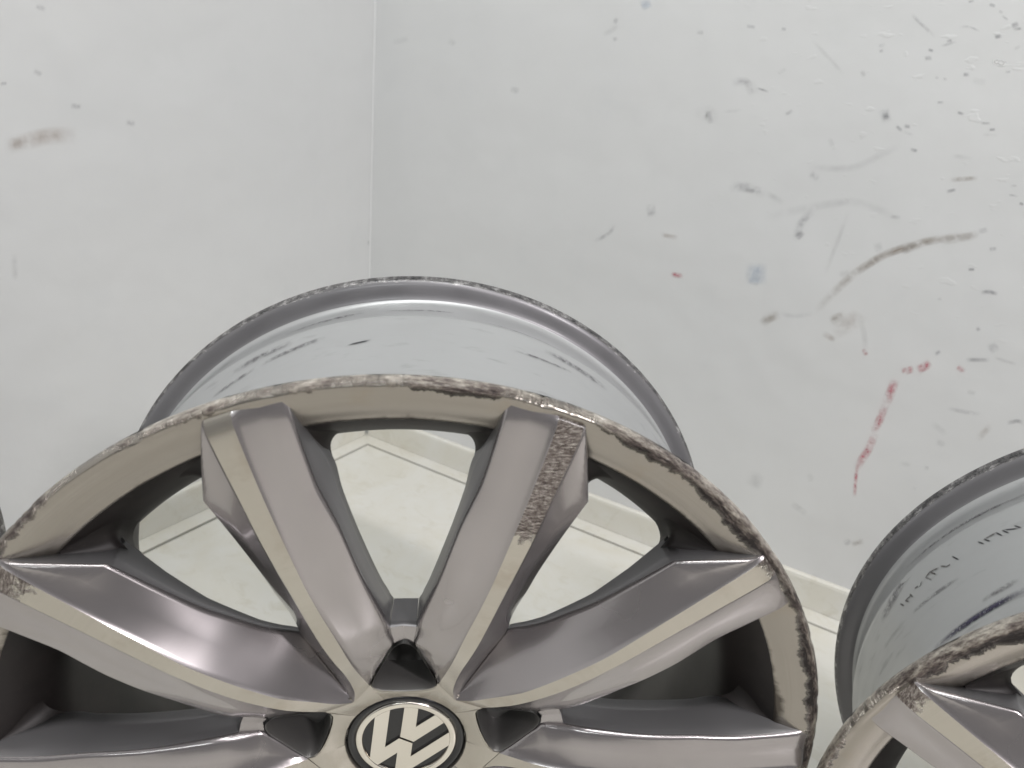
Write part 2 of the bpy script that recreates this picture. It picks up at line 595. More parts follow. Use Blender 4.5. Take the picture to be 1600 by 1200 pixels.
MK = {
    'brown': mat_mark('brown_rubber_scuff', (0.36, 0.30, 0.245), 0.32, 0.32, 55, 0.56),
    'tan': mat_mark('tan_smear', (0.50, 0.40, 0.34), 0.30, 0.45, 45, 0.5),
    'grey': mat_mark('grey_scuff', (0.40, 0.40, 0.43), 0.32, 0.36, 80, 0.40),
    'faint': mat_mark('faint_grey_scuff', (0.48, 0.48, 0.49), 0.30, 0.5, 40, 0.28),
    'dark': mat_mark('dark_scratch', (0.27, 0.27, 0.30), 0.28, 0.3, 90, 0.42),
    'red': mat_mark('red_paint_mark', (0.62, 0.20, 0.24), 0.34, 0.26, 110, 0.7),
    'blue': mat_mark('pale_blue_smudge', (0.42, 0.53, 0.68), 0.26, 0.5, 50, 0.6),
    'pale': mat_mark('chipped_plaster', (0.86, 0.86, 0.86), 0.30, 0.2, 80, 0.9),
}


def mark(kind, pts, width, wall='R', n=None):
    """pts and width in photograph pixels, laid on the wall they touch"""
    n = n or max(4, 5 * len(pts))
    c = spline(pts, n)
    width = width * 1.2
    b_ = MB()
    uv = []
    L, Rr = [], []
    for i, p in enumerate(c):
        t = c[min(i + 1, n - 1)] - c[max(i - 1, 0)]
        nn = np.array([-t[1], t[0]]) / (np.hypot(*t) + 1e-9)
        L.append(pix_to_wall(p + nn * width / 2, wall))
        Rr.append(pix_to_wall(p - nn * width / 2, wall))
    b_.grid([L, Rr])
    me = b_.mesh('scuff_mark', [MK[kind]], False)
    ul = me.uv_layers.new(name='UVMap')
    for lp in me.loops:
        vi = lp.vertex_index
        ul.data[lp.index].uv = ((vi % n) / (n - 1), 0.0 if vi < n else 1.0)
    obj('scuff_mark', me, wall_l if wall == 'L' else wall_r)


# left wall
mark('tan', [(6, 229), (38, 222), (75, 213), (122, 212)], 26, 'L')
mark('tan', [(12, 228), (30, 224), (46, 220)], 20, 'L')
for p, q, w_ in [((55, 8), (72, 16), 9), ((52, 110), (66, 118), 9), ((110, 165), (128, 167), 9), ((196, 190), (212, 195), 10), ((0, 131), (12, 130), 6), ((578, 375), (579, 385), 8)]:
    mark('grey', [p, q], w_, 'L')
mark('faint', [(22, 395), (24, 440)], 10, 'L')
# right wall: the long brown arc and its neighbours
mark('brown', [(1272, 490), (1300, 460), (1335, 428), (1375, 402), (1420, 385), (1470, 373), (1535, 366)], 13, 'R', 40)
mark('brown', [(1408, 393), (1425, 386), (1440, 381)], 13)
mark('brown', [(1470, 378), (1500, 372), (1530, 367)], 13)
mark('tan', [(1335, 428), (1375, 402), (1400, 392)], 12)
mark('brown', [(1190, 508), (1200, 498), (1218, 490)], 15)
mark('faint', [(1215, 488), (1240, 494), (1272, 490)], 8)
mark('brown', [(1296, 502), (1322, 490)], 13)
mark('tan', [(1300, 520), (1335, 500), (1345, 488)], 26)
mark('faint', [(1340, 490), (1350, 520), (1353, 552)], 10)
mark('tan', [(1285, 520), (1306, 532)], 10)
# red paint
mark('red', [(1400, 592), (1392, 612), (1384, 632)], 15)
mark('red', [(1385, 630), (1377, 650), (1368, 668), (1360, 672)], 13)
mark('red', [(1368, 676), (1358, 700), (1344, 722), (1338, 734)], 13)
mark('red', [(1340, 725), (1337, 750), (1335, 778)], 6)
mark('red', [(1408, 582), (1428, 576)], 12)
mark('red', [(1433, 580), (1455, 566)], 14)
mark('red', [(1495, 572), (1508, 582)], 9)
mark('red', [(1348, 545), (1355, 556)], 7)
mark('red', [(1048, 428), (1068, 432)], 8)
mark('blue', [(1163, 427), (1200, 428)], 30)
mark('blue', [(1170, 432), (1188, 440)], 18)
# grey and dark scuffs
for kind, pts, w_ in [
    ('grey', [(1138, 292), (1165, 293), (1198, 303)], 16), ('dark', [(1150, 295), (1190, 300)], 6), ('faint', [(1195, 300), (1225, 318)], 10),
    ('grey', [(1142, 130), (1165, 128), (1175, 148)], 13), ('dark', [(1180, 136), (1202, 144)], 4), ('faint', [(1170, 125), (1178, 150)], 16),
    ('faint', [(1085, 180), (1108, 176), (1110, 195)], 22), ('grey', [(1106, 172), (1111, 194)], 9),
    ('grey', [(1374, 183), (1393, 178)], 20), ('dark', [(1378, 183), (1390, 181)], 10), ('dark', [(1400, 196), (1410, 205)], 6), ('dark', [(1412, 197), (1423, 198)], 7), ('faint', [(1408, 204), (1428, 212)], 6),
    ('grey', [(1424, 22), (1440, 38), (1462, 58)], 6), ('faint', [(1268, 62), (1290, 85), (1320, 118)], 7),
    ('grey', [(1243, 378), (1250, 352), (1272, 324)], 13), ('dark', [(1245, 362), (1254, 372)], 14), ('faint', [(1288, 430), (1302, 395), (1326, 330)], 8),
    ('faint', [(1190, 340), (1250, 328), (1300, 318), (1340, 317), (1405, 340)], 14), ('faint', [(1260, 262), (1330, 262), (1380, 240), (1410, 225)], 12),
    ('brown', [(1483, 281), (1530, 278)], 8), ('faint', [(1487, 243), (1520, 248)], 8), ('dark', [(1478, 300), (1495, 296)], 6), ('dark', [(1422, 233), (1434, 236)], 6),
    ('dark', [(1532, 457), (1545, 456), (1560, 460)], 7), ('dark', [(1508, 562), (1548, 563)], 7), ('faint', [(1552, 558), (1590, 570)], 6), ('grey', [(1545, 548), (1560, 538)], 16),
    ('grey', [(1480, 638), (1505, 643), (1534, 648)], 7), ('dark', [(1573, 661), (1590, 658), (1600, 662)], 7), ('tan', [(1526, 688), (1536, 678), (1548, 664)], 11),
    ('faint', [(1175, 765), (1186, 738)], 24), ('faint', [(1245, 800), (1252, 790)], 26), ('grey', [(1318, 850), (1330, 844)], 10), ('brown', [(1330, 851), (1350, 845)], 9),
    ('grey', [(1016, 318), (1019, 340)], 14), ('tan', [(1032, 366), (1060, 372)], 8), ('faint', [(942, 55), (955, 48), (966, 38)], 9), ('grey', [(958, 30), (966, 35)], 11), ('grey', [(957, 62), (966, 60)], 7),
    ('blue', [(1000, 10), (1018, 2)], 16), ('grey', [(797, 140), (812, 142)], 10), ('grey', [(928, 378), (950, 365), (962, 350)], 7),
    ('grey', [(1088, 50), (1100, 51)], 7), ('grey', [(1166, 40), (1181, 43)], 6), ('grey', [(1220, 45), (1229, 46)], 6), ('grey', [(1226, 180), (1240, 172)], 7), ('faint', [(1215, 115), (1230, 106)], 7),
    ('grey', [(1265, 270), (1280, 280)], 12), ('faint', [(1295, 215), (1303, 230)], 8), ('faint', [(1130, 175), (1160, 172)], 6),
    ('faint', [(612, 66), (640, 60)], 10), ('faint', [(700, 62), (712, 70)], 10), ('faint', [(1310, 430), (1330, 425)], 10), ('faint', [(1345, 110), (1352, 120)], 8),
    ('grey', [(1372, 72), (1384, 69)], 6), ('grey', [(1373, 80), (1381, 79)], 6), ('dark', [(1444, 92), (1457, 90)], 8), ('dark', [(1450, 77), (1459, 80)], 5), ('grey', [(1470, 72), (1495, 65)], 5), ('dark', [(1478, 65), (1488, 63)], 5),
    ('grey', [(1498, 42), (1515, 42), (1533, 50)], 4), ('dark', [(1553, 58), (1566, 55)], 8), ('dark', [(1580, 42), (1592, 36)], 9), ('dark', [(1583, 46), (1597, 44)], 5), ('grey', [(1584, 78), (1596, 72)], 7), ('dark', [(1504, 116), (1516, 117)], 7),
    ('grey', [(1460, 121), (1468, 122)], 5), ('grey', [(1473, 122), (1480, 125)], 5), ('faint', [(1518, 125), (1542, 130)], 12), ('pale', [(1550, 96), (1572, 100)], 8), ('grey', [(1552, 92), (1575, 98)], 3), ('grey', [(1570, 112), (1580, 112)], 5),
    ('grey', [(1464, 160), (1475, 160)], 5), ('dark', [(1495, 175), (1507, 179)], 5), ('dark', [(1532, 192), (1548, 193)], 5), ('dark', [(1545, 203), (1556, 202)], 5), ('faint', [(1535, 210), (1560, 212)], 5), ('grey', [(1512, 3), (1524, 1)], 5),
    ('grey', [(1545, 6), (1556, 10)], 6), ('grey', [(1560, 17), (1568, 20)], 5), ('grey', [(1565, 24), (1576, 32)], 4), ('grey', [(1390, 338), (1408, 340)], 7), ('grey', [(1575, 304), (1592, 307)], 4), ('dark', [(1592, 317), (1600, 320)], 5),
    ('grey', [(1545, 390), (1558, 388)], 7), ('dark', [(1512, 421), (1524, 421)], 5), ('grey', [(1528, 362), (1545, 358)], 9), ('faint', [(1365, 388), (1380, 385)], 14), ('grey', [(1578, 291), (1590, 290)], 5),
    ('grey', [(1460, 555), (1470, 548)], 7), ('grey', [(1525, 516), (1532, 512)], 8), ('grey', [(1464, 467), (1472, 468)], 5), ('faint', [(1510, 612), (1525, 615)], 8), ('faint', [(1462, 690), (1478, 695)], 10), ('grey', [(1444, 731), (1452, 732)], 7),
    ('faint', [(1405, 724), (1425, 726)], 8), ('faint', [(1455, 660), (1480, 680)], 10), ('faint', [(1262, 740), (1270, 752)], 10), ('faint', [(1425, 762), (1432, 765)], 6),
]:
    mark(kind, pts, w_)

# ------------------------------------------------------------------ the alloy wheel
R = 0.236
W_REAR = -0.2057


def P(r, rel, w):
    """polar point in millimetres, rel degrees counter-clockwise from a lug axis -> (x, y, w) with y along the lug axis"""
    a = math.radians(rel)
    return np.array([r * math.sin(a), r * math.cos(a), w])


def W3(p, s):
    """sector point in mm -> wheel space; s=+1 counter-clockwise half, -1 the mirrored half"""
    return (-s * p[0] / 1000.0, -p[2] / 1000.0, p[1] / 1000.0)


def lathe(prof, segs=240, mats=(None,), disp=None, name='lathe', flip=False):
    b_ = MB()
    rows_ = []
    for (r, w) in prof:
        row = []
        for i in range(segs):
            a = 2 * math.pi * i / segs
            rr, ww = (r, w) if disp is None else disp(r, w, a)
            row.append((rr / 1000 * math.sin(a), -ww / 1000, rr / 1000 * math.cos(a)))
        rows_.append(row)
    b_.grid(rows_, close_u=True, flip=flip)
    return b_.mesh(name, list(mats))


def smooth_profile(pts, sub=4):
    out = spline([(p[0], p[1]) for p in pts], sub * (len(pts) - 1) + 1)
    return [(p[0], p[1]) for p in out]


# -- profiles, millimetres: (radius, depth); depth 0 = front of the lip, negative towards the rear
prof_outer = [(235.6, -7.5), (233.5, -10.8), (228, -12), (222.5, -13), (219.8, -15.5), (218.6, -20), (218, -34), (219.3, -38.5), (217.2, -43),
              (211, -52), (203.5, -62), (201, -72), (200.6, -92), (202, -102), (206, -118), (211.5, -137), (215.5, -150), (218, -157), (219.2, -161.5),
              (217.6, -166.5), (217.5, -174), (218.2, -183), (219.6, -188), (222.4, -191), (226.5, -192.2), (232, -193.6), (234.6, -195.4), (236, -198.5), (235.9, -202.5), (234.2, -205.2), (231, -205.7)]
prof_inner = [(231, -205.7), (227, -203), (217, -190), (212.5, -178), (211, -160), (203, -135), (196.5, -112), (194, -90), (193.6, -60), (193.8, -45), (195.2, -37), (198, -31.5), (203.5, -22.5), (209.5, -13.5), (213.2, -9.2)]
prof_lip = [(212.8, -9.8), (214, -8.4), (216.5, -7.0), (221, -4.4), (226, -2.1), (229.6, -0.9), (231.2, -0.35), (232.4, 0.25), (233.4, 0.2), (234.3, -0.4), (235.2, -1.6), (235.8, -3.2), (236, -5), (235.6, -7.5)]

rng = np.random.default_rng(11)
ph = rng.uniform(0, 2 * math.pi, 60)


def lip_dent(r, w, a):
    k = min(1.0, max(0.0, (r - 230.5) / 3.0))
    if k <= 0:
        return r, w
    d = 0
    for i, fr in enumerate((23, 41, 67, 97, 139, 211, 307)):
        d += math.sin(fr * a + ph[i]) / (1 + i * 0.35)
    zone = 0.5 + 0.5 * math.sin(2 * a + 0.8) * math.sin(3 * a + 0.3)
    d = max(0.0, d - 0.3) * 0.34 * (0.35 + zone)
    return r - k * d * 0.7, w - k * d * 0.9


ME_OUTER = lathe(smooth_profile(prof_outer, 3), 256, (M_BARREL,), None, 'barrel', flip=True)
ME_LIP = lathe(smooth_profile(prof_lip, 3), 900, (M_LIP,), lip_dent, 'lip_ring', flip=True)

# -- inner barrel with the rounded outer corners of every window
b_in = MB()
rows = []
for (r, w) in smooth_profile(prof_inner, 2):
    rows.append([(r / 1000 * math.sin(2 * math.pi * i / 200), -w / 1000, r / 1000 * math.cos(2 * math.pi * i / 200)) for i in range(200)])
b_in.grid(rows, close_u=True, flip=True)


def rot2(p, deg):
    a = math.radians(deg)
    return np.array([p[0] * math.cos(a) + p[1] * math.sin(a), -p[0] * math.sin(a) + p[1] * math.cos(a), *p[2:]])


def ring_r(w):
    pr = sorted((p[1], p[0]) for p in prof_inner[8:])
    return float(np.interp(w, [p[0] for p in pr], [p[1] for p in pr]))


def corner_fillet(rel_of, d_wall, s, deg, mirror):
    """concave corner between a spoke wall and the rim, growing towards the back"""
    fix = lambda p: W3(rot2(np.array([p[0] * mirror, p[1], p[2]]), deg), 1)
    sg = 1 if rel_of(199, -20) > 20 else -1
    rows_ = []
    for w, g in ((-9, 0.2), (-12, 0.45), (-15, 0.7), (-18, 0.92), (-21, 1.0), (-26, 1.0), (-31, 1.0), (-36, 1.0)) if sg > 0 else ((-10, 0.15), (-14, 0.4), (-18, 0.7), (-22, 0.92), (-25, 1.0), (-28.5, 1.0)):
        rr = ring_r(w) + 0.8
        rel = rel_of(rr, w)
        K = P(rr, rel, 0)[:2]
        row = []
        for i in range(11):
            t = i / 10
            wl = s[0] * g * (1 - t) ** 2 * (0.72 if sg > 0 and w < -22 else 1.0)
            A = P(rr - wl, rel_of(rr - wl, w), 0)[:2] - K          # along the wall
            B = P(rr, rel + sg * math.degrees(s[1] * g * t ** 2 / rr), 0)[:2] - K   # along the rim
            q = K + A + B
            row.append(np.array([q[0], q[1], w]))
        rows_.append(row)
    b_in.grid([[fix(p) for p in r_] for r_ in rows_], flip=(mirror * sg < 0))
    wb = rows_[-1][0][2]
    Kb = P(ring_r(wb) + 5, rel_of(200, wb) - sg * 1.5, wb)
    i0 = b_in.add([fix(Kb)] + [fix(p) for p in rows_[-1]])
    for i in range(1, 11):
        b_in.face((i0[0], i0[i], i0[i + 1]))


def unit(v):
    return np.array(v, float) / np.linalg.norm(v)


def rel_V(r, w):
    t = min(1.0, max(0.0, -w / 28.0))
    a0 = float(np.interp(r, [164, 188, 229], [9.7, 11.4, 11.7]))
    a1 = float(np.interp(r, [170, 186, 205, 229], [10.5, 10.4, 11.2, 11.7]))
    return a0 + (a1 - a0) * t + 0.12


def rel_A(r, w):
    return float(np.interp(r, [170, 194, 211, 228], [27.8, 27.4, 24.2, 21.5])) - 0.15 - 0.2 * max(0.0, -w - 21.0)


for k in range(5):
    for mir in (1, -1):
        corner_fillet(rel_V, None, (15, 15), 72 * k, mir)
        corner_fillet(rel_A, None, (19, 32), 72 * k, mir)
ME_INNER = b_in.mesh('inner_barrel', [M_DUST_SHADE])

# -- the spoke: six guide curves from the rim to the hub
C_I = [P(231, 11.9, -1.2), P(224, 11.8, 0.2), P(205, 11.6, 0.0), P(188, 11.3, -0.3), P(175, 10.5, -0.3), P(164, 9.7, -0.4), P(150, 8.95, -0.8), P(140, 8.4, -1.6), P(130, 7.75, -2.9), P(120, 6.8, -4.3),
       P(110, 5.65, -5.9), P(100, 4.5, -8), np.array([6.8, 92.8, -10.6]), np.array([6.1, 86, -13]),
       np.array([5.0, 80.3, -14.6]), np.array([7.2, 76.3, -15.2]), np.array([9.6, 71, -15.4]), np.array([12.8, 64.5, -15.8]), np.array([16, 58, -16]), np.array([18.0, 52.0, -16.2])]
C_S1 = [P(231, 17.7, -0.6), P(224, 17.8, 2.6), P(190, 18.1, 4.2), P(150, 18.2, 5.0), P(135, 18.2, 4.7), P(120, 18.05, 3.5), P(105, 17.9, 1.3), P(95, 18.0, -0.6), P(85, 18.25, -2.9), P(75, 18.5, -6), P(64, 18.9, -10.8), P(54.6, 19.6, -15.2)]
C_S2 = [P(231, 20.9, -0.6), P(224, 21.05, 2.6), P(190, 21.35, 4.0), P(170, 21.6, 4.6), P(150, 21.7, 4.7), P(135, 21.75, 4.3), P(120, 22.15, 3.0), P(105, 22.7, 1.0), P(95, 23.1, -0.9), P(85, 23.5, -3.4), P(75, 24.3, -7.2), P(64, 26.2, -11.3), P(54, 29.6, -14.3), P(47.5, 36, -16.4)]
C_Oa = [P(230.4, 21.2, -0.9), P(225, 21.9, 1.2), P(211, 24.2, -0.8), P(194, 27.4, -5)]
C_Ob = [P(194, 27.4, -5), P(170, 27.8, -9), P(146, 28.6, -13), P(130, 29.9, -16.5), P(116, 31.2, -20), P(106, 33, -23), P(95, 35.9, -26), P(80, 35.97, -24), P(66, 35.97, -21.2), P(55, 35.97, -19)]
C_IB = [P(229, 11.7, 0), P(205, 11.2, -20), P(186, 10.4, -28), P(170, 10.3, -28), P(150, 9.6, -28.5), P(134, 8.7, -29.5), P(121, 7.8, -31), P(108, 6.7, -33.5), P(98, 5.6, -37), np.array([8.0, 91.5, -38])]
OB_R = [95, 106, 116, 130, 146, 170, 194]
OB_W = [-31.5, -28.5, -26, -23.5, -22.0, -22.5, -25]
NS = 56
cIB = spline(C_IB, 240)


def at_radius(curve, r):
    rr = [math.hypot(p[0], p[1]) for p in curve][::-1]
    return np.array([np.interp(r, rr, [p[k] for p in curve][::-1]) for k in range(3)])


cI, cS1, cS2 = spline(C_I, NS), spline(C_S1, NS), spline(C_S2, NS)
nA = 9
cO = spline(C_Oa, nA) + spline(C_Ob, NS - nA + 1)[1:]


def spoke_mesh(s):
    b_ = MB()
    rows_ = {k: [] for k in ('IB', 'Ik', 'Ij', 'Iw', 'If', 'm1', 'S1f', 'S1s', 'S2s', 'S2f', 'm2', 'Of', 'Ow', 'OB')}
    for i in range(NS):
        I, S1, S2, O = cI[i], cS1[i], cS2[i], cO[i]
        be = 1.7
        st = min(1.0, max(0.0, (math.hypot(S1[0], S1[1]) - 56) / 20)) * min(1.0, max(0.0, (231 - math.hypot(S1[0], S1[1])) / 6))
        dI = unit(S1 - I)
        dS = unit(S2 - S1)
        dO = unit(O - S2) if np.linalg.norm(O - S2) > 1e-6 else np.array([1, 0, 0])
        lo = np.linalg.norm(O - S2)
        bo = min(be, lo * 0.3)
        wI = -38.0
        ri = math.hypot(I[0], I[1])
        ib_ = at_radius(cIB, ri) if ri > 92.9 else np.array([I[0] + 0.3, I[1] - 0.8, -38.0])
        lim = float(np.interp(ri, [195, 198, 203.5, 209.5, 213.2, 221, 229], [-60, -31.5, -22.5, -13.5, -9.2, -4.4, -0.9])) - 2.5
        rows_['IB'].append(np.array([ib_[0], ib_[1], max(ib_[2] if ri < 205 else -38, lim)]))
        bI = float(np.interp(ri, [60, 80, 92, 108, 130, 160], [1.2, 1.6, 3.0, 2.6, 2.0, 1.9]))
        Iw = I + np.array([0, 0, -bI])
        rows_['Iw'].append(Iw)
        rows_['Ij'].append(Iw + (rows_['IB'][-1] - Iw) * 0.3)
        rows_['Ik'].append(Iw + (rows_['IB'][-1] - Iw) * 0.65)
        rows_['If'].append(I + dI * bI)
        mid = (I + S1) / 2
        rows_['m1'].append(mid + np.array([0, 0, -0.9]))
        rows_['S1f'].append(S1 - dI * 2.4 + np.array([0, 0, -1.7 * st]))
        rows_['S1s'].append(S1 + dS * 0.3)
        rows_['S2s'].append(S2 - dS * 0.3)
        rows_['S2f'].append(S2 + dO * bo + np.array([0, 0, -0.9 * st * bo / be]))
        mid = (O + S2) / 2
        rows_['m2'].append(mid + np.array([0, 0, -0.4 * min(1, lo / 10)]))
        rows_['Of'].append(O - dO * bo)
        rows_['Ow'].append(O + np.array([0, 0, -be]))
        ro = math.hypot(O[0], O[1])
        lim = float(np.interp(ro, [195, 198, 203.5, 209.5, 213.2, 221, 229], [-60, -31.5, -22.5, -13.5, -9.2, -4.4, -0.9])) - 2.5
        rows_['OB'].append(np.array([O[0], O[1], max(float(np.interp(ro, OB_R, OB_W)) if ro < 194.5 else -30.0, lim) if i < nA or ro < 194.5 else -25]))
    keys = ['IB', 'Ik', 'Ij', 'Iw', 'If', 'm1', 'S1f', 'S1s', 'S2s', 'S2f', 'm2', 'Of', 'Ow', 'OB']
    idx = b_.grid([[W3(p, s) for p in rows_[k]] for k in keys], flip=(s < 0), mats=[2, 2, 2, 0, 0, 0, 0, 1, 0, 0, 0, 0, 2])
    # back face
    ib, ob = idx[0], idx[-1]
    for i in range(NS - 1):
        q = (ib[i], ob[i], ob[i + 1], ib[i + 1])
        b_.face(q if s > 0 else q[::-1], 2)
    # ledge above the lug hole, up to the lug axis, with the wall below the window
    led = [i for i in range(NS) if 79.3 <= cI[i][1] <= 93.4]
    A = [W3(rows_['Iw'][i] + np.array([0.15, 0, 0]), s) for i in led]
    Bm = [W3(np.array([0.0, cI[i][1] + (0.5 if i == led[0] else (2.2 if i == led[-1] else 0)), rows_['Iw'][i][2] - 0.5]), s) for i in led]
    b_.grid([A, Bm], flip=(s > 0))
    top = rows_['Iw'][led[0]]
    col = [top, top + np.array([0, 0.9, -1.0]), top + np.array([0, 1.2, -3.5]), np.array([top[0], top[1] - 1, -38.0])]
    col2 = [np.array([0, top[1] + 0.5, top[2] - 0.5]), np.array([0, top[1] + 1.3, top[2] - 1.5]), np.array([0, top[1] + 1.4, top[2] - 3.8]), np.array([0, top[1] - 1, -38.0])]
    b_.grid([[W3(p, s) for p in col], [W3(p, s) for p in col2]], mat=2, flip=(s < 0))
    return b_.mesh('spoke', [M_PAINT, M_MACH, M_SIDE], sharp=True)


ME_SPOKE = {1: spoke_mesh(1), -1: spoke_mesh(-1)}

# -- hub star round the cap
b_h = MB()
half = [np.array([0, 45.0, -17.4]), np.array([8, 45.4, -17.3]), np.array([14, 46.6, -16.8]), np.array([17.2, 48.8, -16.0]), np.array([18.2, 51.4, -15.4]), P(50.5, 27.5, -15.9), P(47.5, 36, -16.6)]
for k in range(5):
    for s in (1, -1):
        o_, m_, i_, b2 = [], [], [], []
        lowr = []
        for p in half:
            ang = math.degrees(math.atan2(p[0], p[1]))
            o_.append(p)
            rr = math.hypot(p[0], p[1])
            m_.append(P(rr - 1.2, ang, p[2] - 0.1))
            i_.append(P(35.6, ang, -22.6))
            b2.append(P(34.6, ang, -23.6))
            lowr.append(P(34.4, ang, -34))
        fix = lambda L: [W3(rot2(np.array([s * p[0], p[1], p[2]]), -72 * k), 1) for p in L]
        drop = [p + np.array([*(unit(p[:2]) * (3.2 if n_ >= 4 else 0.2)), (-0.35 if n_ >= 4 else -1.3)]) for n_, p in enumerate(o_)]
        low = [np.array([q_[0], q_[1], -34.0]) for q_ in drop]
        b_h.grid([fix(low), fix(drop), fix(m_), fix(i_), fix(b2), fix(lowr)], flip=(s > 0))
ME_HUB = b_h.mesh('hub', [M_MACH])

# -- lug pocket
lo_half = [(0, 80.0), (3.2, 79.0), (6.6, 75.6), (9.2, 70.4), (12.4, 64), (15.5, 57.5), (17.4, 52.5), (16.9, 49.4), (13.6, 47.2), (8, 46.1), (0, 45.6)]
outline = spline(lo_half, 28)
outline = outline + [np.array([-p[0], p[1]]) for p in outline[-2:0:-1]]
cen = np.array([0, 58.0])
b_l = MB()
lev = []
for w, sc in ((-15.4, 1.0), (-16.2, 0.965), (-28, 0.93), (-38, 0.90)):
    lev.append([W3(np.array([*(cen + (p - cen) * sc), w - (0.0 if w < -17 else 0.06 * max(0, 52 - p[1]) * 3)]), 1) for p in outline])
b_l.grid(lev, close_u=True)
fl = [W3(np.array([*(cen + (p - cen) * 0.90), -38.0]), 1) for p in outline]
seat = []
for p in outline:
    d = p - np.array([0, 56.0])
    d = d / np.linalg.norm(d)
    seat.append(d)
ringA = [W3(np.array([d[0] * 10.5, 56 + d[1] * 10.5, -38.6]), 1) for d in seat]
ringB = [W3(np.array([d[0] * 7.2, 56 + d[1] * 7.2, -44]), 1) for d in seat]
ringC = [W3(np.array([d[0] * 7.0, 56 + d[1] * 7.0, -62]), 1) for d in seat]
b_l.grid([fl, ringA, ringB, ringC], close_u=True)
ME_LUG = b_l.mesh('lug_hole', [M_POCKET])

# -- centre cap
ME_CAP = lathe([(0.01, -25.6), (26, -25.6), (29.2, -25.4), (30.2, -24.2), (31.6, -23.6), (33.0, -23.7), (34.0, -24.6), (34.2, -30)], 96, (M_BLACK,), None, 'center_cap')
ME_CRING = lathe([(25.2, -25.5), (25.4, -24.2), (26.0, -23.9), (28.2, -23.8), (29.1, -24.2), (29.4, -25.2)], 96, (M_CHROME,), None, 'emblem_ring')


def letter_mesh(name, polys):
    b_ = MB()
    for poly in polys:
        pts = [np.array(p) * 29.4 for p in poly]
        area2 = sum(pts[i][0] * pts[(i + 1) % len(pts)][1] - pts[(i + 1) % len(pts)][0] * pts[i][1] for i in range(len(pts)))
        if area2 < 0:
            pts = pts[::-1]
        c_ = sum(pts) / len(pts)
        top = b_.add([(p[0] / 1000, 0.02425, p[1] / 1000) for p in pts])
        bot = b_.add([(p[0] / 1000, 0.0259, p[1] / 1000) for p in pts])
        b_.face(top)
        n = len(pts)
        for i in range(n):
            j = (i + 1) % n
            b_.face((top[i], bot[i], bot[j], top[j]))
    return b_.mesh(name, [M_CHROME], False)


V = [[(-0.15, 0.035), (0.15, 0.035), (0.15 + .404 * .85, 0.885), (0.15 + .404 * .85 - .29, 0.885), (0, 0.40), (-(0.15 + .404 * .85 - .29), 0.885), (-(0.15 + .404 * .85), 0.885)]]
Wl = [(0, -0.015), (-.15, -.015), (-.287, -.349), (-.68, .625), (-.855, .335), (-.375, -.85), (-.21, -.88), (0, -.37)]
Wm = [Wl, [(-x, y) for x, y in Wl]]
ME_V = letter_mesh('emblem_letter_v', V)
ME_W = letter_mesh('emblem_letter_w', Wm)


def wheel(label, x, y, az, spin, logo, rashes=(), rash_r=0.0):
    """az: heading of the wheel's face; spin: degrees the first lug axis is turned counter-clockwise from straight up"""
    root = bpy.data.objects.new('alloy_wheel', None)
    COL.objects.link(root)
    root.location = (x, y, 0)
    root.rotation_euler = (0, 0, az + math.pi / 2)
    root['label'] = label
    root['category'] = 'alloy wheel'
    root['group'] = 'alloy wheels stood in a row on the floor'
    H = (0, 0, R)
    ry = -math.radians(spin)
    obj('barrel', ME_OUTER, root, H, ry)
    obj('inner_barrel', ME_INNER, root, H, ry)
    obj('lip_ring', ME_LIP, root, H, ry)
    hub = obj('hub', ME_HUB, root, H, ry)
    weighted(hub)
    for k in range(5):
        for s in (1, -1):
            sp = obj('spoke', ME_SPOKE[s], root, H, ry - math.radians(72 * k))
            weighted(sp)
            for kk, ss, rr in rashes:
                if (kk, ss) == (k, s):
                    sp['rash'] = rr
        obj('lug_hole', ME_LUG, hub, (0, 0, 0), -math.radians(72 * k))
    cap = obj('center_cap', ME_CAP, root, H, -math.radians(logo))
    obj('emblem_ring', ME_CRING, cap)
    obj('emblem_letter_v', ME_V, cap)
    obj('emblem_letter_w', ME_W, cap)
    return root


w_mid = wheel('silver alloy wheel in the middle with a heavily scraped upper spoke and kerbed lip', 0.63960, -0.67318, -0.94891, 2.7, -26,
              rashes=((0, -1, 0.168), (1, -1, 0.213), (4, 1, 0.224), (2, 1, 0.222)))
w_right = wheel('silver alloy wheel at the right with writing and ink streaks on its barrel', 1.06914, -0.54464, -1.5633, 13.5, 40,
                rashes=((1, -1, 0.221),))
w_left = wheel('alloy wheel at the left edge, only a dark sliver of its rim showing', 0.293, -0.991, -0.5236, 33, 10)

# ------------------------------------------------------------------ ink on the right wheel's tyre bed
M_INK = mat_mark('purple_black_ink', (0.035, 0.03, 0.07), 0.36, 0.12, 420, 0.95)
M_INKF = mat_mark('faded_grey_ink', (0.14, 0.13, 0.14), 0.34, 0.3, 260, 0.8)


def bed_radius(w):
    pr = sorted((p[1], p[0]) for p in smooth_profile(prof_outer, 3))
    return float(np.interp(w, [p[0] for p in pr], [p[1] for p in pr]))


